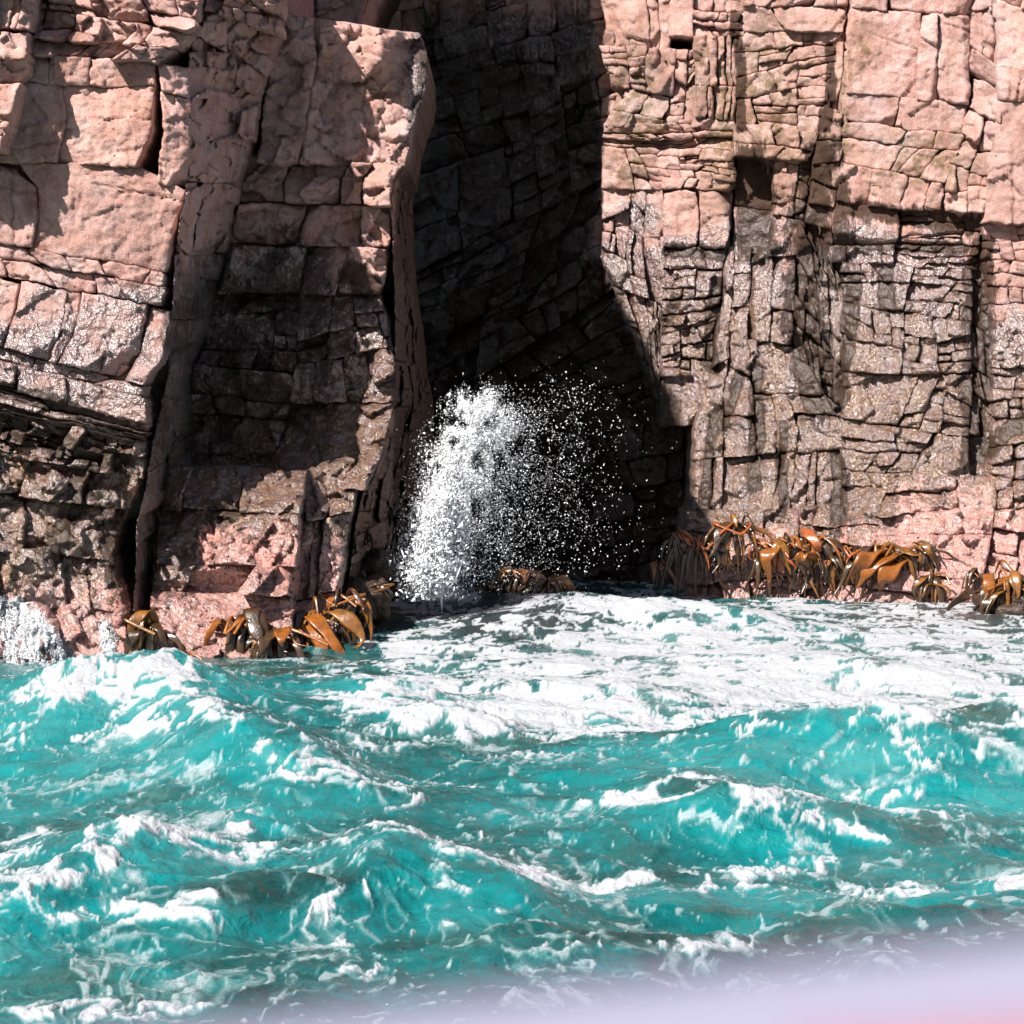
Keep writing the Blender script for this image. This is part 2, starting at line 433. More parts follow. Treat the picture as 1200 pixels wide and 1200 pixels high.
def block(cliff, reg, Q, off, tilt, gap, rnd_w, facet, thick, rough=1.0, step=2.0, beyond=False):
    """one stone; Q = its four corners in the region's own coordinates"""
    _seed[0] += 7; sd = _seed[0]
    wpx, hpx = quad_size(reg, Q)
    nu = int(np.clip(wpx / step, 4, 120)) + 1; nv = int(np.clip(hpx / step, 4, 120)) + 1
    a, b = np.meshgrid(np.linspace(0, 1, nu), np.linspace(0, 1, nv))
    ga, gb = min(0.3, gap / wpx), min(0.3, gap / hpx)
    aa = ga + a * (1 - 2 * ga); bb = gb + b * (1 - 2 * gb)
    # a little of some corners is broken away
    for (ca, cb) in ((0, 0), (1, 0), (0, 1), (1, 1)):
        k = max(0, rnd.random() - 0.62) * 0.5
        wgt = np.exp(-(((a - ca) * wpx) ** 2 + ((b - cb) * hpx) ** 2) / (min(wpx, hpx) * 0.28) ** 2)
        aa = aa + (0.5 - ca) * wgt * k * min(wpx, hpx) / wpx; bb = bb + (0.5 - cb) * wgt * k * min(wpx, hpx) / hpx
    (s0, t0), (s1, t1), (s2, t2), (s3, t3) = Q
    s_ = (s0 * (1 - aa) + s1 * aa) * (1 - bb) + (s3 * (1 - aa) + s2 * aa) * bb
    t = (t0 * (1 - aa) + t1 * aa) * (1 - bb) + (t3 * (1 - aa) + t2 * aa) * bb
    u0, v0 = reg.map(s_, t)
    u, v = warp(u0, v0)
    d = reg.depth(s_, t, u, v)
    ed = np.minimum(np.minimum(a, 1 - a) * wpx, np.minimum(b, 1 - b) * hpx)
    rw = max(1.0, rnd_w * rnd.uniform(0.25, 1.0)) * (1 + 0.7 * noise(u / 18, v / 18, sd))
    rw = np.maximum(rw, 1.0)
    q = np.clip(1 - ed / rw, 0, 1)
    d = d + off + tilt[0] * (a - 0.5) + tilt[1] * (b - 0.5) + q * q * rw * 0.012
    if facet > 0:
        f1, e1 = facets(u / 46 + sd, v / 40 + 0.3 * u / 46, sd % 97)
        f2, e2 = facets(u / 17 + sd, v / 13, sd % 89 + 5)
        d = d + facet * (0.17 * f1 + 0.075 * f2) + facet * 0.012 * (1 - sstep(0, 0.10, e2))
        # chipped edges
        for k in range(2):
            an = rnd.random() * 6.283; c = 0.30 + 0.22 * rnd.random()
            p = (a - 0.5) * math.cos(an) + (b - 0.5) * math.sin(an) - c
            d = d + np.maximum(0, p) * rnd.random() * 1.1 * min(1.0, max(wpx, hpx) / 90)
    d = d + rough * (0.034 * fbm(u / 30, v / 30, 31, 3) + 0.022 * ridged(u / 11, v / 9, 37, 2) + 0.008 * noise(u / 3.7, v / 3.7, 41))
    # hair cracks across large blocks
    for k in range(int(min(3, wpx * hpx / 5200))):
        an = rnd.choice([rnd.gauss(0.15, 0.1), rnd.gauss(1.62, 0.15)])
        pu, pv = u0.mean() + rnd.gauss(0, wpx * 0.25), v0.mean() + rnd.gauss(0, hpx * 0.25)
        cd = np.abs(-(u - pu) * math.sin(an) + (v - pv) * math.cos(an) + 4 * noise(u / 15, v / 15, sd + k))
        side = (u - pu) * math.cos(an) + (v - pv) * math.sin(an)
        d = d + 0.05 * (1 - sstep(0.4, 2.2, cd)) * sstep(-0.5, 0.0, side / max(wpx, hpx))
    note_depth(u, v, d)
    V = world(u, v, d).reshape(-1, 3)
    fc = grid_faces(nu, nv)
    lp = rim_loop(nu, nv); m = len(lp); base = len(V)
    back = V[lp].copy(); back[:, 1] += thick
    V = np.concatenate([V, back])
    j = np.arange(m); k = (j + 1) % m
    side = np.stack([lp[j], lp[k], base + k, base + j], -1)
    fc = np.concatenate([fc, side])
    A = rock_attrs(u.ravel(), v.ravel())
    tone = np.clip(0.5 + rnd.gauss(0, 0.20), 0, 1)
    for kx in A: A[kx] = np.concatenate([A[kx], A[kx][lp]])
    if cliff == 'buttress': A['stain_shade'][-m:] = 1.0        # shade painted in: sides darken towards the back
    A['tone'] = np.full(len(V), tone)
    BLOCKS.setdefault(cliff, []).append((0.0 if beyond else wpx * hpx, V, fc, A))

def bedrock(cliff, reg, inset=0.45, ext=8.0, step=7.0, pad=0.0):
    c = reg.map(np.array([0, 1, 0, 1.]), np.array([0, 0, 1, 1.]))
    wpx = max(abs(c[0][1] - c[0][0]), abs(c[0][3] - c[0][2])); hpx = max(abs(c[1][2] - c[1][0]), abs(c[1][3] - c[1][1]))
    nu = int(np.clip(wpx / step, 4, 90)) + 1; nv = int(np.clip(hpx / step, 4, 130)) + 1
    a, t = np.meshgrid(np.linspace(0, 1, nu), np.linspace(0, 1, nv))
    u, v = warp(*reg.map(a, t))
    d = reg.depth(a, t, u, v) + inset + 0.10 * fbm(u / 40, v / 40, 71, 3) + 0.12 * facets(u / 30, v / 24, 73)[0]
    V = world(u, v, d).reshape(-1, 3)
    lp = rim_loop(nu, nv); m = len(lp); base = len(V)
    back = V[lp].copy(); back[:, 1] = np.maximum(back[:, 1] + 0.3, ext)
    V = np.concatenate([V, back])
    j = np.arange(m); k = (j + 1) % m
    fc = np.concatenate([grid_faces(nu, nv), np.stack([lp[j], lp[k], base + k, base + j], -1)])
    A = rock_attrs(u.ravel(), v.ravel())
    for kx in A: A[kx] = np.concatenate([A[kx], A[kx][lp]])
    if cliff == 'buttress': A['stain_shade'][-m:] = 1.0        # rear rim painted black for the shade on the flank
    A['tone'] = np.full(len(V), 0.25)
    BACK.setdefault(cliff, []).append((V, fc, A))

def masonry(cliff, L, R, dep, rows, colw, off=0.10, tilt=0.10, gap=0.35, rnd_w=2.4, facet=1.0, thick=0.9, ext=56, slant=0.1,
            rough=1.0, cols=None, bump=None, inset=0.50, base_off=0.0, rowoff=0.0, backing=True, lean=0.0, turn=0.0, beyond=False):
    """break a region into stones by repeated unequal cuts. rows = course breaks (fractions) or (min,max) px; colw = (min,max) px"""
    reg = Reg(L, R, dep, bump)
    rnd_w = min(rnd_w, 2.6)
    if cliff == 'right': off *= 0.5; tilt *= 0.55; lean *= 0.4; turn *= 0.5; facet *= 0.7; colw = (colw[0] * 1.15, colw[1] * 1.35); slant *= 1.3
    hl = rows if isinstance(rows, tuple) else None
    if hl and cliff == 'right': hl = (hl[0] * 1.1, hl[1] * 1.25)
    def leaf(Q, o):
        w, h = quad_size(reg, Q)
        m = min(1.0, (w + h) / 90); o = max(-0.30, min(0.26, o))
        block(cliff, reg, Q, o, (turn * w / 60 + rnd.gauss(0, tilt) * m, -lean * h / 60 + rnd.gauss(0, tilt) * m),
              rnd.choice([0.02, 0.02, 0.02, 0.02, 0.02, 0.02, 0.25, 0.4, 0.7, 1.5]) * gap / 0.35, rnd_w, facet, thick, rough, 4.5 if beyond else 2.0, beyond)
    def cut(Q, o, lv=0):
        w, h = quad_size(reg, Q)
        wt = rnd.uniform(*colw) * rnd.choice([.6, 1, 1.3, 2.2]); ht = rnd.uniform(*hl) * rnd.choice([.6, 1, 1.3, 2.4]) if hl else 1e9
        if (w < wt and h < ht) or lv > 9: return leaf(Q, o)
        f = rnd.uniform(0.30, 0.70); f0 = f + rnd.uniform(-slant, slant); f1 = f + rnd.uniform(-slant, slant)
        l = lambda p, q, f: (p[0] + (q[0] - p[0]) * f, p[1] + (q[1] - p[1]) * f)
        k = off * 0.75 * min(1.0, (w + h) / 140) 
        if w / wt >= h / ht:
            p, q = l(Q[0], Q[1], f0), l(Q[3], Q[2], f1)
            A, B = (Q[0], p, q, Q[3]), (p, Q[1], Q[2], q)
        else:
            p, q = l(Q[0], Q[3], f0), l(Q[1], Q[2], f1)
            A, B = (Q[0], Q[1], q, p), (p, q, Q[2], Q[3])
        cut(A, o + rnd.gauss(0, k), lv + 1); cut(B, o + rnd.gauss(0, k), lv + 1)
    ts = [0.0] + ([] if hl else list(rows)) + [1.0]
    for i, (t0, t1) in enumerate(zip(ts[:-1], ts[1:])):
        o = base_off + rnd.gauss(0, rowoff)
        if cols is not None and (not isinstance(cols, dict) or i in cols):
            ss = [0.0] + list(cols[i] if isinstance(cols, dict) else cols) + [1.0]
            ed = [(0., 0.)] + [(q + rnd.gauss(0, .012), q + rnd.gauss(0, .012)) for q in ss[1:-1]] + [(1., 1.)]
            for (a0, a1), (b0, b1) in zip(ed[:-1], ed[1:]):
                leaf(((a0, t0), (b0, t0), (b1, t1), (a1, t1)), o + rnd.gauss(0, off))
        else:
            cut(((0., t0), (1., t0), (1., t1), (0., t1)), o)
    if backing: bedrock(cliff, reg, inset, ext)

def finish(cliff, root, part='rock_block'):
    bl = sorted(BLOCKS.get(cliff, []), key=lambda q: -q[0])
    for ar, V, fc, A in bl[:290]:
        build(part, V, fc, ROCK, root, A)
    def join(lst, name):
        if not lst: return None
        off = 0; Vs, Fs, As = [], [], {}
        for V, fc, A in lst:
            Vs.append(V); Fs.append(fc + off); off += len(V)
            for k in A: As.setdefault(k, []).append(A[k])
        return build(name, np.concatenate(Vs), np.concatenate(Fs), ROCK, root, {k: np.concatenate(x) for k, x in As.items()})
    o = join([q[1:] for q in bl[290:]], 'small_stones')
    if o: o['kind'] = 'stuff'
    join(BACK.get(cliff, []), 'bedrock')

# ---- left cliff
C = 'left'
masonry(C, [(-80, -60), (-80, 62)], [(240, -60), (228, 40), (186, 72)], (46.6, 46.9, 46.1, 46.2), (28, 42), (45, 95), off=.16, tilt=.25, rnd_w=4.0, facet=1.4)
masonry(C, [(-80, 60), (-80, 188)], [(184, 70), (177, 150), (160, 195)], (46.0, 46.2, 45.9, 46.0), [0.26], (80, 120), cols={0: [0.3, 0.52, 0.7], 1: [0.62]}, off=.05, tilt=.08, rnd_w=3.1, facet=.45, slant=.02)
masonry(C, [(186, 72), (190, 150), (184, 215)], [(223, 78), (222, 180), (214, 222)], (46.2, 46.5, 46.1, 46.3), [.26], (90, 99), off=.05, rnd_w=3.1, facet=.7, base_off=-.05)
masonry(C, [(-80, 186), (-80, 272)], [(160, 194), (216, 224), (208, 262), (196, 318)], (45.9, 46.2, 45.8, 46.0), [], (300, 400), cols=[.42], off=.04, tilt=.08, rnd_w=5.0, facet=.35)
masonry(C, [(-80, 270), (-80, 308)], [(197, 318), (190, 360)], (45.9, 46.1, 45.85, 46.1), [.45], (50, 120), off=.05, tilt=.06, rnd_w=1.8, facet=.5)
masonry(C, [(-80, 308), (-80, 386)], [(203, 364), (190, 420), (166, 452)], (45.8, 46.1, 45.7, 45.9), [], (40, 90), cols=[.36, .56, .62, .9], off=.03, tilt=.05, rnd_w=1.8, facet=.45)
masonry(C, [(-80, 386), (-80, 432)], [(168, 452), (172, 500)], (45.75, 46.0, 45.7, 45.9), [.3], (60, 130), cols={1: [.4, .62]}, off=.04, tilt=.06, rnd_w=1.8, facet=.5)
masonry(C, [(-80, 430), (-80, 466)], [(176, 498), (170, 522)], (45.68, 45.95, 45.62, 45.95), (6, 10), (90, 200), off=.06, tilt=.08, rnd_w=1.6, facet=.5, rowoff=.08)
masonry(C, [(-80, 462), (-80, 520)], [(174, 518), (165, 562)], (45.85, 46.1, 45.7, 46.1), (16, 26), (22, 50), off=.10, tilt=.2, rnd_w=2.2, facet=1.4, lean=.08, turn=-.05)
masonry(C, [(-80, 518), (-80, 642)], [(166, 556), (128, 655)], (45.5, 46.1, 45.2, 45.9), [.42], (60, 110), cols={0: [.45, .75], 1: [.5]}, off=.08, tilt=.22, rnd_w=4.5, facet=1.6, rough=1.5, lean=.08, turn=-.05)
masonry(C, [(-80, 636), (-80, 705)], [(132, 650), (146, 720)], (45.2, 45.9, 44.9, 45.7), [], (60, 90), cols=[.36, .70, .84], off=.10, tilt=.2, rnd_w=3.6, facet=1.3, rough=1.6, lean=.08, turn=-.05)
masonry(C, [(-80, 700), (-80, 880)], [(144, 712), (160, 880)], (45.0, 45.6, 44.3, 45.0), [.38], (40, 70), off=.15, tilt=.25, rnd_w=3.6, facet=1.4, rough=1.7, lean=.08, turn=-.05)
# the near lobe at the frame's edge
masonry(C, [(-90, 34), (-90, 178)], [(33, 38), (32, 78), (20, 110), (0, 176)], (45.2, 45.35, 45.0, 45.15), [.22, .44], (300, 400), off=.08, tilt=.15, rnd_w=4.5, facet=1.0, ext=47)
masonry(C, [(-90, -60), (-90, 30)], [(46, -60), (34, 34)], (45.2, 45.6, 45.0, 45.4), [.5], (16, 26), off=.12, rnd_w=2.2, ext=47)
# the cliff's right flank, turned away from the sun
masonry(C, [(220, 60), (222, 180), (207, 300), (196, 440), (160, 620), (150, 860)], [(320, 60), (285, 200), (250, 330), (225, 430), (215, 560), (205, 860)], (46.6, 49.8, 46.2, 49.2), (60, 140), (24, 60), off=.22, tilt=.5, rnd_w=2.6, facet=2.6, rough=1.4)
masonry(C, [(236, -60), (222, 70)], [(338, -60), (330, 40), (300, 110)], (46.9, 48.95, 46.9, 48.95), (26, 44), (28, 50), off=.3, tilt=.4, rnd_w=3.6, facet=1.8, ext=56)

# ---- buttress between the cliff and the cave
C = 'buttress'
masonry(C, [(318, 14), (315, 90), (300, 190)], [(492, 40), (502, 66), (500, 92), (488, 138), (474, 196)], (50.0, 50.6, 50.0, 50.4), [], (300, 400), cols=[.30], off=.05, tilt=.12, rnd_w=6.3, facet=1.5, thick=5.5, ext=57, bump=[(445, 55, 14, 30, .5), (480, 70, 12, 28, -.3)])
masonry(C, [(290, 180), (255, 345)], [(475, 194), (458, 212), (457, 300), (446, 345)], (50.7, 50.0, 50.5, 49.9), [.34, .64], (30, 80), off=.12, tilt=.2, rnd_w=2.7, facet=1.3, ext=57, cols={0: [.3, .66, .82], 1: [.45, .8], 2: [.5, .72]})
masonry(C, [(255, 335), (215, 480), (200, 575)], [(447, 335), (462, 420), (462, 480), (430, 575)], (50.8, 49.8, 49.8, 48.9), (38, 62), (40, 70), off=.18, tilt=.35, rnd_w=3.6, facet=1.7, ext=57)
masonry(C, [(196, 545), (178, 690), (172, 870)], [(358, 552), (345, 690), (338, 870)], (47.6, 47.8, 44.5, 45.0), [.16, .36, .46, .7], (50, 110), off=.16, tilt=.3, rnd_w=4.0, facet=1.5, rough=1.6, ext=56, lean=.08, turn=-.05)
masonry(C, [(340, 552), (342, 690), (335, 870)], [(424, 530), (398, 690), (372, 870)], (48.4, 48.9, 45.6, 46.4), [.2, .48], (30, 50), off=.12, tilt=.2, rnd_w=3.1, facet=1.5, rough=1.8, ext=56, lean=.08, turn=-.05)
masonry(C, [(452, 190), (462, 300), (462, 480), (425, 575), (374, 870)], [(482, 190), (484, 300), (496, 400), (506, 480), (503, 560), (485, 720), (450, 870)], (50.5, 56.8, 48.2, 55.6), (50, 110), (10, 22), off=.2, tilt=.4, rnd_w=2.7, facet=4.0, rough=3, ext=58)

masonry(C, [(322, -44), (318, 62)], [(440, -44), (414, 62)], (56.1, 56.2, 56.0, 56.1), (30, 60), (40, 80), off=.15, tilt=.3, facet=1.5, thick=.3, ext=57, backing=False)
# ---- shaded wall of the cave
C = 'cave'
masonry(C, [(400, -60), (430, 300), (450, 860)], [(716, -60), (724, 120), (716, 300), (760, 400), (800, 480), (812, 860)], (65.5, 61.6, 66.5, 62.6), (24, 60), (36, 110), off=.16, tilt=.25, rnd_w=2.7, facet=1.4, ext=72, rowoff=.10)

# ---- right cliff
C = 'right'
masonry(C, [(690, -60), (716, 56)], [(786, -60), (786, 72)], (61.4, 60.9, 61.3, 60.8), [.45], (40, 60), cols={0: [.4, .8], 1: [.66, .82]}, off=.10, facet=.9, ext=70)
masonry(C, [(783, -60), (783, 42)], [(816, -60), (814, 45)], (60.75, 60.7, 60.75, 60.7), [], (90, 99), off=.02, tilt=.04, facet=.15, rnd_w=1.8, ext=70, rough=.5)
masonry(C, [(815, -60), (812, 46)], [(885, -60), (872, 42)], (60.7, 60.3, 60.8, 60.4), (10, 20), (14, 32), off=.12, facet=1.0, ext=70)
masonry(C, [(702, 52), (722, 110), (706, 150)], [(822, 58), (822, 150)], (61.4, 60.8, 61.3, 60.7), (16, 34), (22, 44), off=.14, tilt=.2, facet=1.2, ext=70)
masonry(C, [(814, 42), (815, 140)], [(868, 40), (862, 142)], (60.7, 60.3, 60.7, 60.4), [.6], (12, 20), off=.14, tilt=.1, facet=1.0, ext=70)
masonry(C, [(706, 145), (706, 222)], [(862, 138), (862, 222)], (61.3, 60.4, 61.2, 60.3), (9, 24), (18, 46), off=.14, tilt=.15, rnd_w=1.8, facet=1.1, ext=70)
masonry(C, [(706, 218), (704, 300), (748, 410), (770, 470)], [(778, 214), (778, 480)], (61.3, 60.9, 61.2, 61.0), (40, 70), (14, 26), off=.10, tilt=.15, rnd_w=1.8, facet=1.0, ext=70)
masonry(C, [(776, 208), (777, 290)], [(860, 210), (854, 295)], (60.6, 60.3, 60.6, 60.3), [.16], (36, 48), cols={1: [.52]}, off=.03, tilt=.05, rnd_w=1.6, facet=.5, ext=70, rough=1.3, lean=.14, turn=-.08)
masonry(C, [(776, 288), (774, 440)], [(853, 292), (832, 440)], (60.7, 60.3, 60.6, 60.3), (12, 26), (20, 50), off=.035, tilt=.06, rnd_w=1.6, facet=1.2, ext=70, lean=.14, turn=-.08)
masonry(C, [(774, 432), (774, 500)], [(833, 432), (815, 500)], (60.6, 60.3, 60.7, 60.4), [], (60, 99), off=.03, tilt=.1, rnd_w=2.2, facet=.7, ext=70, lean=.14, turn=-.08)
masonry(C, [(872, -60), (870, 38)], [(1000, -60), (988, 36)], (60.2, 59.8, 60.2, 59.8), [.4, .7], (40, 80), off=.06, facet=.7, ext=70)
masonry(C, [(866, 34), (862, 148)], [(986, 34), (962, 158)], (60.3, 59.8, 60.2, 59.9), (16, 30), (26, 56), off=.08, rnd_w=1.8, facet=.8, ext=70)
masonry(C, [(862, 144), (862, 182)], [(962, 154), (948, 190)], (60.1, 59.8, 60.0, 59.8), [.6], (26, 40), off=.05, rnd_w=1.8, facet=.7, ext=70, base_off=-.12)
masonry(C, [(862, 180), (860, 295)], [(912, 184), (905, 300)], (60.7, 60.5, 60.5, 60.3), [.55], (26, 60), off=.08, facet=1.0, ext=70)
masonry(C, [(908, 178), (904, 300)], [(952, 184), (935, 300)], (60.1, 59.9, 60.0, 59.8), (14, 28), (22, 40), off=.10, rnd_w=1.8, facet=1.0, ext=70)
masonry(C, [(965, 120), (944, 260)], [(990, 130), (978, 270)], (59.7, 59.6, 59.6, 59.5), (30, 50), (60, 70), off=.10, facet=1.0, ext=70, base_off=-.1)
masonry(C, [(985, -60), (962, 150), (936, 250), (928, 400), (960, 490)], [(1006, -60), (996, 120), (988, 240), (998, 400), (990, 500)], (60.2, 60.0, 59.8, 59.5), (30, 90), (16, 34), off=.12, tilt=.15, facet=1.4, ext=70)
masonry(C, [(1000, -60), (992, 108)], [(1140, -60), (1136, 122)], (59.5, 59.0, 59.5, 59.0), [.42], (40, 60), cols={0: [.32, .78], 1: [.58, .74]}, off=.08, tilt=.10, rnd_w=2.2, facet=.6, ext=70, slant=.1)
masonry(C, [(992, 106), (986, 142)], [(1136, 120), (1128, 158)], (59.5, 59.0, 59.5, 59.0), [], (36, 50), off=.07, tilt=.06, rnd_w=1.6, facet=.6, ext=70)
masonry(C, [(988, 142), (984, 190)], [(1132, 158), (1108, 214)], (59.45, 59.0, 59.45, 59.0), [.36], (24, 52), off=.05, tilt=.05, rnd_w=1.6, facet=.6, ext=70)
masonry(C, [(984, 190), (980, 238)], [(1108, 214), (1102, 250)], (59.4, 59.0, 59.4, 59.0), [], (20, 40), off=.05, tilt=.06, rnd_w=1.6, facet=.7, ext=70)
masonry(C, [(978, 236), (976, 306)], [(1152, 250), (1146, 316)], (59.6, 59.1, 59.5, 59.1), (8, 17), (24, 80), off=.06, tilt=.07, rnd_w=1.6, facet=.9, ext=70, rowoff=.10, lean=.14, turn=-.08)
masonry(C, [(986, 304), (990, 400), (985, 570)], [(1140, 314), (1136, 570)], (59.5, 59.1, 58.9, 58.5), (22, 46), (26, 60), off=.035, tilt=.06, rnd_w=1.6, facet=1.0, ext=70, lean=.14, turn=-.08)
masonry(C, [(1130, 300), (1128, 560)], [(1176, 300), (1170, 560)], (59.4, 59.1, 59.0, 58.6), (26, 50), (16, 30), off=.10, facet=1.2, ext=70, lean=.14, turn=-.08)
masonry(C, [(1138, -60), (1138, 120), (1110, 200), (1106, 250)], [(1180, -60), (1176, 120), (1160, 250)], (59.2, 58.8, 59.0, 58.7), (36, 80), (16, 40), off=.12, tilt=.2, facet=1.0, ext=70)
masonry(C, [(1172, -60), (1168, 120), (1152, 262)], [(1290, -60), (1290, 262)], (58.6, 58.2, 58.6, 58.2), (50, 100), (40, 80), off=.10, tilt=.12, rnd_w=2.7, facet=.6, ext=70, slant=.08)
masonry(C, [(1150, 258), (1166, 410)], [(1290, 262), (1290, 420)], (58.8, 58.4, 58.6, 58.3), (14, 30), (18, 44), off=.07, rnd_w=1.6, facet=.8, ext=70)
masonry(C, [(1164, 405), (1160, 600)], [(1290, 412), (1290, 600)], (58.7, 58.3, 58.2, 57.8), (22, 44), (30, 70), off=.08, facet=1.1, ext=70, lean=.14, turn=-.08)
masonry(C, [(852, 288), (834, 430), (815, 500), (808, 660)], [(932, 290), (930, 400), (990, 500), (990, 660)], (60.4, 60.0, 59.0, 58.8), (60, 130), (18, 44), off=.05, tilt=.10, rnd_w=1.8, facet=1.3, ext=70, slant=.05, lean=.14, turn=-.08)
masonry(C, [(806, 600), (804, 860)], [(990, 590), (990, 860)], (59.0, 58.7, 57.0, 56.8), (26, 60), (30, 70), off=.14, tilt=.25, rnd_w=2.7, facet=1.5, ext=70, rough=1.8, lean=.14, turn=-.08)
masonry(C, [(985, 560), (985, 860)], [(1290, 556), (1290, 860)], (58.8, 57.9, 56.3, 55.6), (26, 60), (34, 80), off=.14, tilt=.25, rnd_w=2.7, facet=1.5, ext=70, rough=1.8, lean=.14, turn=-.08)

# ---- the same rock beyond the frame on both sides
masonry('left', [(-560, -60), (-560, 880)], [(-84, -60), (-84, 880)], (46.6, 45.9, 44.8, 44.6), (34, 90), (60, 140), off=.22, tilt=.2, facet=1.2, beyond=True)
masonry('right', [(1288, -60), (1288, 870)], [(1760, -60), (1760, 870)], (58.1, 54.6, 55.4, 52.4), (30, 80), (40, 110), off=.3, tilt=.3, facet=1.4, ext=70, beyond=True)

# ---- rock above the frame: the cliffs go on upwards, left and buttress outlines shaped for their cast shadow
def upper(cliff, L, R, dep, ext):
    bedrock(cliff, Reg(L, R, dep), 0.1, ext, 9.0)
upper('left', [(-600, -520), (-300, -50), (-300, 860)], [(190, -556), (240, -50), (-70, 860)], (48.5, 48.5, 47.4, 47.4), 62)
upper('left', [(-300, -650), (150, -45)], [(120, -650), (200, -556), (215, -300), (340, -45)], (49.0, 49.4, 48.4, 49.1), 52)
upper('buttress', [(180, -560), (320, 70)], [(470, -560), (484, -400), (494, -140), (432, -20), (412, 70)], (56.4, 56.4, 56.4, 56.4), 64)
upper('cave', [(150, -620), (200, -45)], [(800, -620), (735, -45)], (67.5, 64, 65.5, 61.8), 74)
upper('right', [(735, -620), (685, -45)], [(1700, -620), (1600, -45)], (62, 61, 61.3, 57.8), 74)

root = empty('cliff', (-6.5, 46.0, -0.5))
tag(root, 'sunlit pink cliff of dipping slabs at the left edge, wet and brown at its foot', 'cliff', None, 'structure')
finish('left', root)
root = empty('cliff', (-2.8, 50.0, -0.5))
tag(root, 'half shaded overhanging rock buttress between the dipping slabs and the dark cave', 'cliff', None, 'structure')
finish('buttress', root)
root = empty('cliff', (0.6, 64.0, -0.5))
tag(root, 'dark shaded rock wall at the back of the sea cave behind the white spray', 'cliff', None, 'structure')
finish('cave', root)
root = empty('cliff', (6.0, 59.0, -0.5))
tag(root, 'tall jointed pink and grey cliff right of the cave, streaked with wet brown stains', 'cliff', None, 'structure')
finish('right', root)

# ------------------------------------------------------------------ sea
def crest_profile(x, y, pts, wf, wb, sharp=1.0):
    """pts: (px, py, height m) along a crest; returns added height"""
    P = []
    for px, py, a in pts:
        Y = (CAMZ - max(a, 0.0)) * F / (py - HOR); P.append(((px - 600) / F * Y, Y, a))
    P = np.array(P)
    best = np.full(x.shape, 1e9); am = np.zeros(x.shape); wsum = np.full(x.shape, 1e-12)
    jx = x + 0.15 * noise(x * 0.9, y * 0.5, 199); jy = y + 0.25 * noise(x * 0.9, y * 0.5, 200)
    for p, q in zip(P[:-1], P[1:]):
        d = q - p
        t = np.clip(((jx - p[0]) * d[0] + (jy - p[1]) * d[1]) / (d[0] ** 2 + d[1] ** 2), 0, 1)
        ds = np.hypot(jx - p[0] - t * d[0], jy - p[1] - t * d[1])
        wt = np.exp(-np.minimum(ds, 60) / 0.45)
        am = am + wt * (p[2] + d[2] * t); wsum = wsum + wt
        best = np.minimum(best, ds)
    am = am / wsum
    o = np.argsort(P[:, 0])
    vy = jy - np.interp(jx, P[o, 0], P[o, 1])
    sg = np.tanh(vy / (0.25 + 0.9 * best))
    dy = best * sg
    ww = wf + (wb - wf) * (0.5 + 0.5 * sg)
    r = np.sqrt(best ** 2 + 0.01) / ww
    prof = np.exp(-(r ** 1.4))
    return am * prof, am, dy

WAVES = [
    ([(-80, 805, .6), (0, 795, .72), (90, 774, .95), (190, 781, .86), (240, 802, .5), (300, 820, .3)], 1.5, 2.0),
    ([(190, 850, .3), (260, 838, .75), (300, 855, .7), (345, 885, .5), (380, 905, .2)], .8, 1.6),
    ([(320, 806, .05), (390, 808, .22), (450, 828, .40), (520, 855, .35), (610, 866, .1)], 1.0, 2.0),
    ([(640, 895, .15), (760, 872, .4), (900, 850, .65), (1000, 832, .8), (1080, 836, .8), (1180, 822, .9), (1280, 830, .7)], 1.5, 3.0),
    ([(690, 935, .1), (800, 930, .35), (840, 925, .5), (900, 940, .4), (1000, 965, .25), (1060, 985, .1)], .6, 1.3),
    ([(-60, 1060, .2), (30, 1045, .35), (110, 990, .55), (160, 960, .6), (180, 975, .3)], .7, 1.1),
    ([(180, 1075, .12), (260, 1055, .3), (400, 1040, .3), (435, 1015, .4), (470, 1030, .15)], .5, 1.0),
    ([(380, 1005, .12), (440, 1005, .3), (600, 1015, .45), (640, 1040, .25), (700, 1060, .1)], .5, 1.1),
    ([(600, 735, .2), (700, 705, .4), (780, 703, .5), (860, 712, .4), (960, 740, .1)], 1.6, 2.0),
    ([(420, 712, .25), (500, 692, .48), (560, 698, .42), (640, 715, .25), (700, 730, .1)], 1.8, 2.2),
    ([(600, 830, .1), (660, 805, .3), (760, 812, .35), (850, 835, .15)], 1.0, 1.6),
    ([(820, 780, .1), (900, 765, .25), (1010, 770, .3), (1120, 790, .15)], 1.2, 1.8),
    ([(250, 930, .2), (400, 925, .35), (520, 930, .35), (600, 935, .1)], .9, 1.6),
    ([(480, 1130, .05), (640, 1100, .2), (760, 1105, .18), (900, 1125, .05)], .35, .8),
]

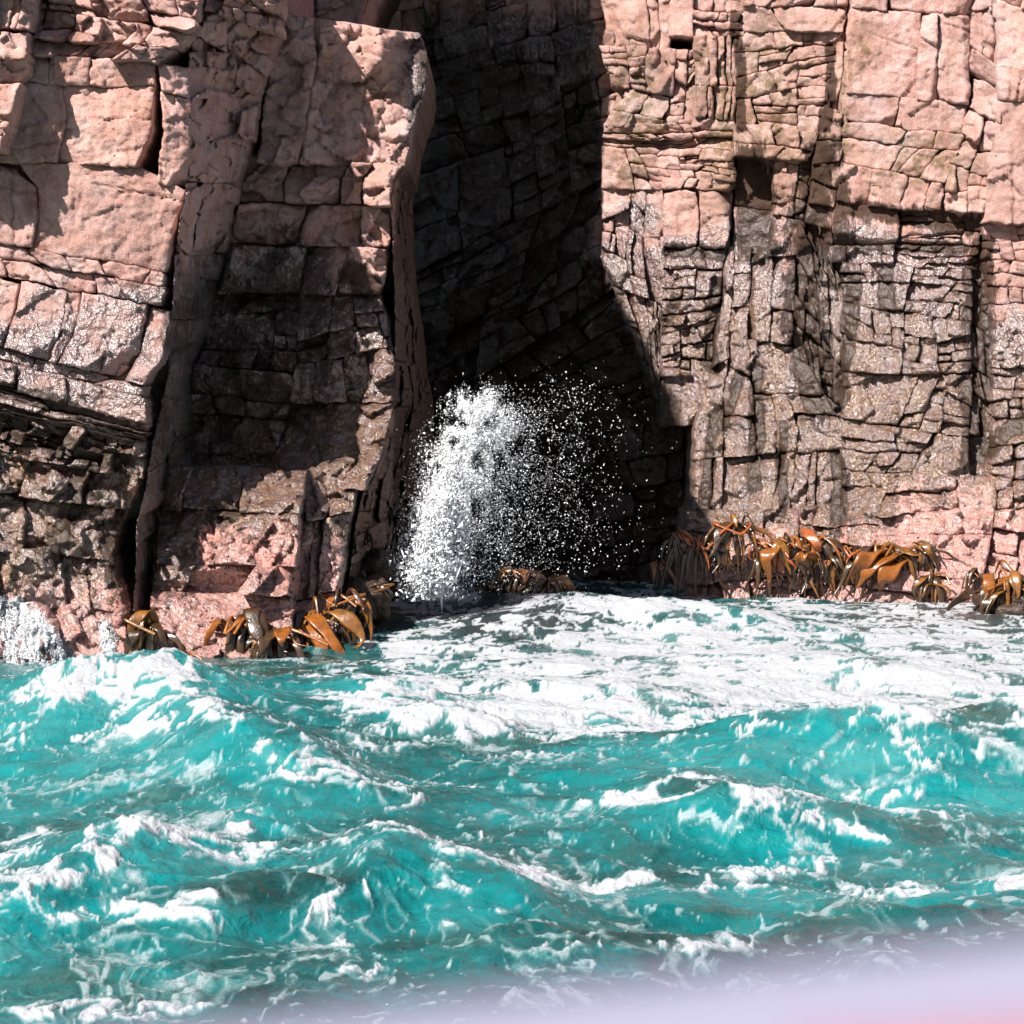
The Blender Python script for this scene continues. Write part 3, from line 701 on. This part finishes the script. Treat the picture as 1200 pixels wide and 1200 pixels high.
cols_px = np.concatenate([np.linspace(-900, -400, 30)[:-1], np.arange(-400, -60, 3.2), np.arange(-60, 1260, 1.62), np.arange(1260, 1600, 3.2), np.linspace(1600, 2100, 30)[1:]])
dpx = np.concatenate([np.arange(186, 300, 0.74), np.arange(300, 830, 1.15), np.geomspace(830, 5200, 50)])
rows_Y = (CAMZ * F / dpx)[::-1]
rows_Y = np.concatenate([rows_Y, np.linspace(78.5, 140, 12)])
UU, YY = np.meshgrid(cols_px, rows_Y)
X0 = (UU - 600) / F * YY
Y0 = YY.copy()
z = np.zeros_like(X0)
front = np.zeros_like(X0); crestm = np.zeros_like(X0)
for pts, wf, wb in WAVES:
    dz, am, dy = crest_profile(X0, Y0, pts, wf, wb)
    z = z + dz
    front = np.maximum(front, np.exp(-((dy + wf * 0.8) / (wf * 0.9)) ** 2) * np.clip(am * 1.7, 0, 1))
    crestm = np.maximum(crestm, np.exp(-((dy - 0.05) / (0.22 + 0.22 * wb)) ** 2) * np.clip(am * 2.0, 0, 1))
zbig = z.copy()
cx_ = X0 + 0.5 * fbm(X0 * 0.5, Y0 * 0.5, 205, 2); cy_ = Y0 + 0.5 * fbm(X0 * 0.5 + 9, Y0 * 0.5, 206, 2)
chop = 0.17 * ridged(cx_ * 0.30 + 0.1 * Y0, cy_ * 0.34, 210, 2) + 0.075 * ridged(cx_ * 0.8, cy_ * 0.75 + .2 * X0, 215, 2) + 0.042 * ridged(cx_ * 1.9 + .4 * Y0, cy_ * 1.7, 217, 2) + 0.022 * ridged(cx_ * 4.6, cy_ * 3.6, 220, 3)
z = z + chop * (0.6 + 0.4 * sstep(48, 34, Y0)) - 0.15
px_f = 600 + F * X0 / Y0
py_f = HOR + F * (CAMZ - z) / Y0

# foam: how much of it lies where (blobs in photo pixels), times a lacy pattern
dens = np.full(X0.shape, 0.22)
def blob(cx, cy, rx, ry, a, rot=0.0):
    global dens
    c, s = math.cos(rot), math.sin(rot)
    du, dv = px_f - cx, py_f - cy
    p, q = (du * c + dv * s) / rx, (-du * s + dv * c) / ry
    dens = np.maximum(dens, a * np.exp(-(p * p + q * q) ** 1.5))
for b in [(880, 735, 460, 60, .80), (640, 830, 260, 40, 1.05), (560, 760, 170, 60, .72), (1000, 800, 330, 50, 1.05), (780, 780, 300, 70, 1.1), (1100, 770, 200, 60, .85), (900, 850, 150, 18, .6), (700, 845, 160, 28, .9),
          (505, 704, 80, 18, 1.15), (760, 712, 110, 18, .95), (130, 800, 150, 60, .72, .2), (230, 820, 60, 25, .85, .5), (320, 885, 60, 14, .9, .75), (60, 850, 90, 40, .55),
          (450, 835, 110, 14, .75, .45), (470, 800, 110, 30, .75), (480, 930, 110, 22, .68), (420, 915, 80, 16, .6, .3), (1080, 880, 90, 22, .72), (980, 885, 60, 16, .6),
          (780, 938, 110, 12, .85), (900, 938, 80, 14, .92, .15), (990, 970, 90, 13, .9, .35), (1120, 950, 110, 12, .65), (1030, 935, 70, 12, .6), (900, 1020, 110, 16, .72, -.1),
          (140, 985, 60, 18, .85, -.9), (60, 1035, 80, 18, .8, -.4), (150, 1070, 140, 16, .85), (400, 1050, 90, 18, .75, -.3), (300, 965, 40, 40, .6, .6), (330, 1080, 80, 14, .5),
          (610, 1025, 32, 18, .9), (560, 1045, 120, 14, .6), (500, 1085, 130, 16, .68, -.2), (430, 1140, 120, 14, .5), (740, 1110, 120, 10, .72), (560, 980, 70, 12, .6), (540, 1000, 80, 8, .55), (30, 1010, 60, 30, .5), (20, 1000, 60, 14, .75, -.6), (100, 1185, 250, 14, .55), (870, 1105, 70, 10, .5)]:
    blob(*b)
dens = np.where(py_f > 850, dens * 0.82, dens * 1.0)
dens = np.maximum(dens, crestm * 0.50)
ys_ = rows_Y[0] + np.concatenate([np.zeros((1, len(cols_px))), np.cumsum(np.sqrt(np.diff(Y0, axis=0) ** 2 + (2.2 * np.diff(zbig, axis=0)) ** 2), axis=0)])
wx = X0 + 0.35 * fbm(X0 * 0.8, Y0 * 0.5, 240, 3) + 0.12 * fbm(X0 * 3, Y0 * 1.8, 243, 2)
wy = ys_ + 0.6 * fbm(X0 * 0.7 + 5, Y0 * 0.5, 250, 3) + 0.18 * fbm(X0 * 3, Y0 * 1.8, 253, 2)
lace = 0.26 * ridged(wx * 0.8, wy * 0.55 + 0.1 * X0, 260, 2) + 0.34 * ridged(wx * 2.2, wy * 1.3, 265, 2) + 0.26 * ridged(wx * 5.0, wy * 3.0, 267, 2) + 0.16 * ridged(wx * 12, wy * 7, 269, 2)
soft = 0.5 + 0.5 * fbm(wx * 0.9, wy * 0.6, 270, 6, 0.68)
pat = 0.60 * lace + 0.40 * soft
order = np.argsort(pat.ravel()); rank = np.empty(pat.size); rank[order] = np.linspace(0, 1, pat.size); pat = rank.reshape(pat.shape)
thr = 1 - np.clip(dens, 0, 1) ** 1.15
thick = sstep(thr - 0.08, thr + 0.28, pat)
veil = sstep(thr - 0.34, thr + 0.10, pat)
foam = np.maximum(thick, 0.42 * veil)
web = np.maximum(sstep(0.80, 0.97, 1 - 1.7 * np.abs(noise(wx * 1.15, wy * 0.75, 283))), 0.8 * sstep(0.78, 0.97, 1 - 1.7 * np.abs(noise(wx * 2.9, wy * 1.9, 284))))
web = web * sstep(-0.1, 0.35, fbm(wx * 0.45, wy * 0.35, 285, 3)) * sstep(0.0, 0.5, fbm(wx * 2.2, wy * 1.2, 286, 3) + .3)
foam = np.maximum(foam, 0.50 * web)
flecks = sstep(0.60, 0.76, fbm(wx * 9, wy * 4.5, 280, 3) * 0.5 + 0.5 + 0.22 * (pat - 0.5))
foam = np.maximum(foam, flecks * 0.62)
milk = 0.18 + 0.50 * front + 0.34 * fbm(X0 * 0.35, Y0 * 0.3, 290, 3) + 0.16 * sstep(0.25, 0.7, dens) + 0.20 * sstep(420, 0, px_f)
grey = np.maximum(np.exp(-((px_f - 590) / 170) ** 2 - ((py_f - 722) / 42) ** 2), np.exp(-((px_f - 1130) / 130) ** 2 - ((py_f - 715) / 24) ** 2))  # dark cave reflection painted into the water, plus a grey patch at right
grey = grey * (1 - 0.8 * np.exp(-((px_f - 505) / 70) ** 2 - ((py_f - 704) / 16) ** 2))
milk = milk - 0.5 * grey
lump = foam ** 2 * (0.030 * ridged(X0 * 4, Y0 * 3, 295, 4) + 0.004)
z = z + lump * (0.3 + 1.0 * sstep(46, 28, Y0))
V = np.stack([X0, Y0, z], -1).reshape(-1, 3)
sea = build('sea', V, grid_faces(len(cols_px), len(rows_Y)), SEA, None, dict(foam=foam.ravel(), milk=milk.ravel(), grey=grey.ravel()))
tag(sea, 'choppy turquoise sea laced with white foam below the cliffs', 'sea', None, 'structure')
SEA_Z, SEA_X = z, X0
def sea_height(x, y):
    i = int(np.argmin(np.abs(rows_Y - y))); j = int(np.argmin(np.abs(X0[i] - x)))
    return float(z[i, j])

# ------------------------------------------------------------------ boulders
def boulder(px, py, Y, rx, ry, rz, label, seed, group='dark boulders in the surf'):
    n, m = 44, 26
    th, ph = np.meshgrid(np.linspace(0, 2 * math.pi, n, endpoint=False), np.linspace(-math.pi / 2, math.pi / 2, m))
    x = np.cos(th) * np.cos(ph); y = np.sin(th) * np.cos(ph); zz = np.sin(ph)
    f, _ = facets(x * 1.7 + y * 0.9 + seed, zz * 1.9 + y * 1.2, seed)
    r = 1 + 0.38 * f + 0.14 * fbm(x * 3 + y * 2 + seed, zz * 3 - y, seed, 3)
    c = world(px, py, Y)
    V = np.stack([c[0] + x * rx * r, c[1] + y * ry * r, c[2] + zz * rz * r], -1).reshape(-1, 3)
    i = np.arange(m - 1)[:, None] * n + np.arange(n)[None]; j = np.arange(m - 1)[:, None] * n + (np.arange(n)[None] + 1) % n
    fc = np.stack([i.ravel(), j.ravel(), (j + n).ravel(), (i + n).ravel()], -1)
    k = len(V)
    o = build('boulder', V, fc, ROCK, None, dict(wet=np.ones(k), film=np.ones(k), stain_shade=np.full(k, .8), moss=np.zeros(k), wash=np.zeros(k), pink=np.full(k, .15), tone=np.full(k, .3)))
    return tag(o, label, 'boulder', group)

boulder(452, 675, 50.0, .42, .5, .38, 'wet black boulder at the buttress foot left of the spray', 301)
boulder(478, 662, 50.8, .28, .4, .28, 'small dark rock touching the left edge of the white spray', 305)
boulder(430, 705, 49.0, .40, .5, .40, 'low wet rock under the trailing brown kelp beside the buttress', 309)
boulder(612, 697, 52.5, .62, .6, .35, 'low rock with kelp on top, awash right of the spray', 313)
boulder(655, 706, 52.0, .45, .5, .22, 'smallest rock awash below the cave, foam on its right', 317)
boulder(1190, 712, 54.5, .7, .8, .35, 'kelp covered rock at the right edge of the foam', 321)

# ------------------------------------------------------------------ kelp
def ribbon(P, W, T, side, nseg=8):
    """a strap with an oval section along the points P; W widths, T thicknesses, side = direction of its width"""
    P = np.asarray(P, float); n = len(P)
    tg = np.gradient(P, axis=0); tg /= np.linalg.norm(tg, axis=1)[:, None] + 1e-9
    s = np.asarray(side, float)[None, :] - (tg @ np.asarray(side, float))[:, None] * tg
    s /= np.linalg.norm(s, axis=1)[:, None] + 1e-9
    nn = np.cross(s, tg)
    an = np.linspace(0, 2 * math.pi, nseg, endpoint=False)
    V = P[:, None, :] + s[:, None, :] * (np.cos(an)[None, :, None] * np.asarray(W)[:, None, None]) + nn[:, None, :] * (np.sin(an)[None, :, None] * np.asarray(T)[:, None, None])
    # cupped edges
    V = V + nn[:, None, :] * (-(np.cos(an) ** 2)[None, :, None] * np.asarray(W)[:, None, None] * 0.25)
    V = V.reshape(-1, 3)
    i = np.arange(n - 1)[:, None] * nseg + np.arange(nseg)[None]; j = np.arange(n - 1)[:, None] * nseg + (np.arange(nseg)[None] + 1) % nseg
    fc = np.stack([i.ravel(), (i + nseg).ravel(), (j + nseg).ravel(), j.ravel()], -1)
    return V, fc

def spline(K, n=18):
    K = np.asarray(K, float); t = np.linspace(0, len(K) - 1, n)
    out = []
    for q in t:
        i = min(int(q), len(K) - 2); f = q - i
        p0, p1, p2, p3 = K[max(i - 1, 0)], K[i], K[i + 1], K[min(i + 2, len(K) - 1)]
        out.append(0.5 * ((2 * p1) + (-p0 + p2) * f + (2 * p0 - 5 * p1 + 4 * p2 - p3) * f * f + (-p0 + 3 * p1 - 3 * p2 + p3) * f ** 3))
    return np.array(out)

def strap(root, K, w0, mat, name='blade'):
    P = spline(K); t = np.linspace(0, 1, len(P))
    P = P + rnd.uniform(.1, .5) * w0 * np.stack([np.sin(t * 9 + rnd.uniform(0, 6)), np.sin(t * 7 + rnd.uniform(0, 6)), np.sin(t * 8 + rnd.uniform(0, 6))], -1) * t[:, None]
    W = w0 * (1 + 0.18 * np.sin(t * 14 + rnd.uniform(0, 6))) * (0.30 + 0.9 * np.sin(np.clip(t * 1.15 + 0.05, 0, 1) * math.pi) ** 0.8)
    W[-1] = w0 * 0.10; W[-2] *= 0.75
    ax = rnd.uniform(-0.5, 0.5)
    return build(name, *ribbon(P, W, W * 0.24 + 0.008, (math.cos(ax), math.sin(ax) * 0.6, 0.15)), mat, root)

def kelp(px, py, label, group, n=7, size=0.7, lean=0.0, dark=0.25, Y=None, drop=None):
    Yr = Y if Y is not None else rock_depth(px, py, 3)
    if Yr > 200: Yr = 57.0
    b = world(px, py, Yr - 0.05)
    root = empty('kelp', b); tag(root, label, 'kelp', group)
    hold = []
    th = np.linspace(0, 2 * math.pi, 12, endpoint=False)
    rings = [(-.10, .16), (.0, .17), (.08, .12), (.13, .03)]
    V = np.array([[b[0] + r * math.cos(a) * size, b[1] + 0.10 - o * size, b[2] + r * math.sin(a) * size] for o, r in rings for a in th])
    i = np.arange(3)[:, None] * 12 + np.arange(12)[None]; j = np.arange(3)[:, None] * 12 + (np.arange(12)[None] + 1) % 12
    build('holdfast', V, np.stack([i.ravel(), j.ravel(), (j + 12).ravel(), (i + 12).ravel()], -1), KELP_DARK, root)
    def one(sx, up, fwd, dn, w0, mat):
        s0 = b + np.array([rnd.gauss(0, .16) * size, 0.0, rnd.gauss(0, .08) * size])
        K = [s0, s0 + np.array([sx * .25, -fwd * .45, up]), s0 + np.array([sx * .65, -fwd * .85, up * .45 - dn * .15]),
             s0 + np.array([sx * .9, -fwd * rnd.uniform(.85, 1.1), -dn * .6]), s0 + np.array([sx * rnd.uniform(.6, 1.5), -fwd * rnd.uniform(.8, 1.3), -dn])]
        strap(root, K, w0, mat)
    top = rnd.choice([KELP, KELP, KELP_AMBER, KELP_RUST])
    for k in range(int(n * 1.6) + 2):      # a dark mass of blades hanging to the water
        one(rnd.gauss(lean, 0.50) * size, rnd.uniform(-.12, 0.10) * size, rnd.uniform(0.12, 0.40) * size, rnd.uniform(.6, 1.5) * size, rnd.uniform(.03, .11) * size, KELP_DARK if rnd.random() < .8 else KELP_AMBER)
    for k in range(max(3, n * 2 // 3)):      # thick bright straps bent over it
        mat = KELP_DARK if rnd.random() < dark else (top if rnd.random() < .7 else KELP_AMBER)
        one(rnd.gauss(lean, 0.42) * size, rnd.uniform(0.05, 0.34) * size, rnd.uniform(0.30, 0.65) * size, (drop or rnd.uniform(0.10, 0.75) * size), rnd.choice([.03, .04, .06, .09, .14]) * size, mat)
    for k in range(n // 3):
        P = spline([b + np.array([rnd.gauss(0, .1), 0, 0]), b + np.array([rnd.gauss(lean, .3) * size, -.3 * size, .22 * size]), b + np.array([rnd.gauss(lean, .4) * size, -.55 * size, -.1 * size])], 10)
        build('stipe', *ribbon(P, np.full(10, .035 * size), np.full(10, .035 * size), (1, 0, .1)), top, root)
    return root

def long_strap(root, pts, Y0_, w0, mat):
    """one big blade along traced points (px, py, metres in front of the rock)"""
    strap(root, [world(x, y, Y0_ - f) for x, y, f in pts], w0, mat)

GR, GL, GC = 'kelp along the foot of the right cliff', 'kelp on the foot of the left rocks', 'kelp on rocks awash below the cave'
kelp(175, 735, 'single bright orange kelp hanging in the dark gap between left cliff and buttress', GL, 4, .75, -.1, .2)
kelp(212, 775, 'dark kelp lying low at the waterline just right of the orange kelp in the gap', GL, 6, .6, .2, .6)
kelp(285, 735, 'thin looping yellow brown kelp on the pink rock foot', GL, 9, .75, .1, .2)
kelp(322, 748, 'dark glossy kelp between the looping kelp and the long orange strap', GL, 9, .7, .0, .6)
k365 = kelp(365, 728, 'kelp with one long thick orange strap trailing into the foam', GL, 7, .68, .15, .25)
yk = rock_depth(365, 728, 3)
for a, ww in (([(352, 728, .1), (366, 724, .4), (382, 740, .6), (396, 762, .7), (418, 778, .7)], .10), ([(350, 738, .1), (362, 736, .35), (374, 752, .5), (378, 782, .5)], .15), ([(345, 744, .1), (340, 752, .3), (338, 770, .4), (330, 790, .4)], .12)):
    long_strap(k365, a, yk, ww, KELP)
kelp(402, 705, 'feathery brown kelp hanging in the shade below the buttress', GL, 10, .58, .05, .75)
kelp(432, 690, 'brown kelp draped over the low wet rock next to the buttress', GL, 7, .38, .1, .8, Y=48.8)
kelp(590, 676, 'short amber kelp standing on the rock awash right of the spray', GC, 6, .4, -.1, .15, Y=52.2)
kelp(612, 674, 'yellow brown kelp in the middle of the rock awash', GC, 6, .45, .0, .3, Y=52.1)
kelp(646, 684, 'rust red kelp at the right end of the rock awash', GC, 8, .5, .2, .3, Y=51.8)
spots = [(768, 652, 'brown kelp leftmost at the cliff foot, half in the shadow of the cave', .5), (795, 628, 'kelp with a pale amber top on the corner between cave shadow and sunlight', .4),
         (818, 645, 'drooping kelp just right of the shadow edge', .5), (842, 625, 'kelp with two round orange humps under a pale rock', .1), (866, 630, 'kelp with a rounded orange cap beside the two humped one', .25),
         (888, 640, 'upright olive and orange kelp below the vertical ribs of rock', .3), (908, 652, 'large bright orange kelp with a long hanging blade', .05), (926, 632, 'rusty kelp fanned out below a brown stained rib', .25),
         (948, 628, 'kelp with a long curved orange strap below the wide brown staining', .15), (962, 655, 'low dark kelp under the curved strap', .7), (985, 645, 'dark kelp left of the biggest orange clump', .6),
         (1008, 642, 'red orange kelp at the upper left of the biggest clump', .05), (1030, 648, 'broad orange kelp in the middle of the biggest clump', .05), (1050, 652, 'kelp with crossing orange loops right of the broad blades', .1),
         (1074, 650, 'pale topped kelp against pink crusted rock', .3), (1090, 676, 'small yellow kelp alone at the waterline', .1), (1140, 682, 'dark brown kelp lying flat beside a triangular rock', .8)]
for px, py, lb, dk in spots:
    ox, oy = px + rnd.uniform(-5, 5), py + rnd.uniform(-9, 14)
    k = kelp(ox, oy, lb, GR, rnd.randint(5, 11), rnd.uniform(.36, .82), rnd.uniform(-.3, .4) if px > 800 else .3, dk)
    if px == 1030:
        for a in ([(1052, 652, .1), (1040, 655, .35), (1018, 668, .5), (1004, 688, .45)], [(1042, 648, .1), (1022, 650, .4), (1006, 664, .5), (992, 684, .4)], [(1062, 658, .1), (1048, 664, .45), (1034, 680, .5), (1030, 694, .4)]):
            long_strap(k, a, rock_depth(px, py, 3), .15, KELP)
    if px == 948:
        long_strap(k, [(940, 620, .1), (950, 628, .4), (958, 640, .5), (960, 652, .4)], rock_depth(px, py, 3), .09, KELP_RUST)
        long_strap(k, [(962, 660, .2), (948, 650, .5), (936, 656, .55), (930, 668, .4)], rock_depth(px, py, 3), .09, KELP)
    if px == 908:
        long_strap(k, [(914, 640, .1), (905, 646, .4), (898, 660, .5), (900, 680, .4)], rock_depth(px, py, 3), .14, KELP)
kelp(1165, 686, 'yellow brown kelp draped over the rock at the right edge of the foam', GR, 9, .7, .2, .35, Y=54.2)
kelp(1196, 690, 'dark kelp trailing off the right edge into the foam', GR, 9, .7, .2, .6, Y=54.0)

# ------------------------------------------------------------------ spray and run-off
def drops(name, U, Vp, Y, R, mat):
    """one mesh of many small eight-sided drops, each stretched at random"""
    n = len(U); c = world(U, Vp, Y)
    o = np.array([[1, -.6, -.5], [-1, -.6, -.5], [0, 1, -.5], [0, 0, 1.1]], float)
    long_ = rs.rand(n) < .12
    sc = np.stack([R * rs.uniform(.6, 1.5, n) * rs.choice([-1, 1], n) * np.where(long_, .45, 1), R, R * rs.uniform(.6, 2.0, n) * rs.choice([-1, 1], n) * np.where(long_, 2.6, 1.0)], -1) * 1.15
    V = (c[:, None, :] + o[None] * sc[:, None, :]).reshape(-1, 3)
    V[:, 0] += np.repeat(rs.randn(n) * .45 + .1, 4) * (V[:, 2] - np.repeat(c[:, 2], 4))
    t = np.array([[0, 1, 3], [1, 2, 3], [2, 0, 3], [1, 0, 2]])
    fc = (t[None] + (np.arange(n) * 4)[:, None, None]).reshape(-1, 3)
    return build(name, V, fc, mat)

rs = np.random.RandomState(4)
def plume(n, ctrl, seed, thr):
    """points round a rising line of (px, py, half width), kept where a noise makes sheets and strings"""
    c = np.array(ctrl, float); t = rs.rand(n) ** 1.1 * (len(c) - 1)
    i = np.minimum(t.astype(int), len(c) - 2); f = t - i
    p = c[i] * (1 - f)[:, None] + c[i + 1] * f[:, None]
    u = p[:, 0] + rs.randn(n) * p[:, 2]; v = p[:, 1] + rs.randn(n) * 12
    keep = ridged(u / 26, v / 30, seed, 3) + 0.25 * rs.randn(n) > thr
    return u[keep], v[keep]
u1, v1 = plume(34000, [(506, 676, 15), (515, 630, 13), (526, 590, 15), (540, 545, 18), (554, 505, 18), (563, 474, 13)], 401, .62)
u2, v2 = plume(5000, [(548, 674, 26), (568, 615, 25), (584, 565, 24), (594, 515, 20), (600, 480, 14)], 405, .74)
u3, v3 = plume(1500, [(640, 660, 50), (655, 600, 50), (660, 520, 46), (664, 440, 34)], 409, .2)
u4, v4 = plume(12000, [(500, 684, 17), (509, 640, 14), (520, 605, 12), (526, 575, 8)], 411, .1)
u5, v5 = plume(60000, [(505, 682, 22), (518, 630, 21), (532, 590, 24), (548, 545, 25), (562, 505, 24), (568, 470, 16)], 401, .55)
u6, v6 = plume(8000, [(572, 674, 46), (594, 610, 46), (610, 550, 42), (620, 480, 32)], 413, .60)
u = np.concatenate([u1, u2, u3, u4, u5, u6]); v = np.concatenate([v1, v2, v3, v4, v5, v6])
R = np.concatenate([rs.gamma(1.5, .0042, len(u1)), np.minimum(rs.gamma(1.4, .0032, len(u2)), .009), np.minimum(rs.gamma(1.4, .0030, len(u3)), .009), rs.gamma(1.6, .006, len(u4)), np.full(len(u5), .0022), np.full(len(u6), .0016)]) + .0020
ok = v < 704
sp = drops('spray', u[ok], v[ok], 49.7 + rs.randn(ok.sum()) * .35, R[ok], SPRAY)
tag(sp, 'white spray of a wave bursting in front of the dark cave', 'spray', None, 'stuff')
# white water running off the left rocks
uu, vv = [], []
for p, w_ in RUN:
    K = spline(np.array([(a, b, 0) for a, b in p], float), 60); q = rs.rand(4200) ** .7 * 59; i0 = q.astype(int)
    uu.append(K[i0, 0] + rs.randn(4200) * w_ * (.5 + q / 59)); vv.append(K[i0, 1] + rs.randn(4200) * 6)
uu = np.concatenate(uu); vv = np.concatenate(vv); keep = ridged(uu / 9, vv / 30, 431, 3) > .52; uu, vv = uu[keep], vv[keep]
yy = np.array([rock_depth(a, b, 1) for a, b in zip(uu, vv)]) - rs.rand(len(uu)) * .10
spl = drops('splash', uu, vv, yy, rs.gamma(1.4, .0020, len(uu)) + .0018, SPRAY)
tag(spl, 'white drops and foam splashed over the rocks at the lower left corner', 'splash', None, 'stuff')

# ------------------------------------------------------------------ boat rail, out of focus close to the lens
def rail():
    a = world(-700, 1316, .60); b = world(1900, 1018, .60)
    root = empty('boat_rail', (a + b) / 2 - np.array([0, 0, .07]))
    tag(root, 'blurred pale lavender boat rail slanting across the bottom of the view', 'boat rail')
    def tube(p, q, r, n=40, m=28):
        p = np.array(p); q = np.array(q); t = (q - p) / np.linalg.norm(q - p)
        s1 = np.cross(t, (0, 0, 1)); s1 /= np.linalg.norm(s1); s2 = np.cross(s1, t)
        an = np.linspace(0, 2 * math.pi, m, endpoint=False)
        V = (p + (q - p) * np.linspace(0, 1, n)[:, None])[:, None, :] + r * (np.cos(an)[:, None] * s1 + np.sin(an)[:, None] * s2)[None]
        i = np.arange(n - 1)[:, None] * m + np.arange(m)[None]; j = np.arange(n - 1)[:, None] * m + (np.arange(m)[None] + 1) % m
        return V.reshape(-1, 3), np.stack([i.ravel(), j.ravel(), (j + m).ravel(), (i + m).ravel()], -1)
    build('rail_tube', *tube(a + np.array([0, 0, -.032]), b + np.array([0, 0, -.032]), .032), PAINT, root)
    m = a + (b - a) * .62
    build('red_trim', *tube(m + np.array([0, -.034, -.020]), b + np.array([0, -.034, -.024]), .012), REDPAINT, root)
rail()
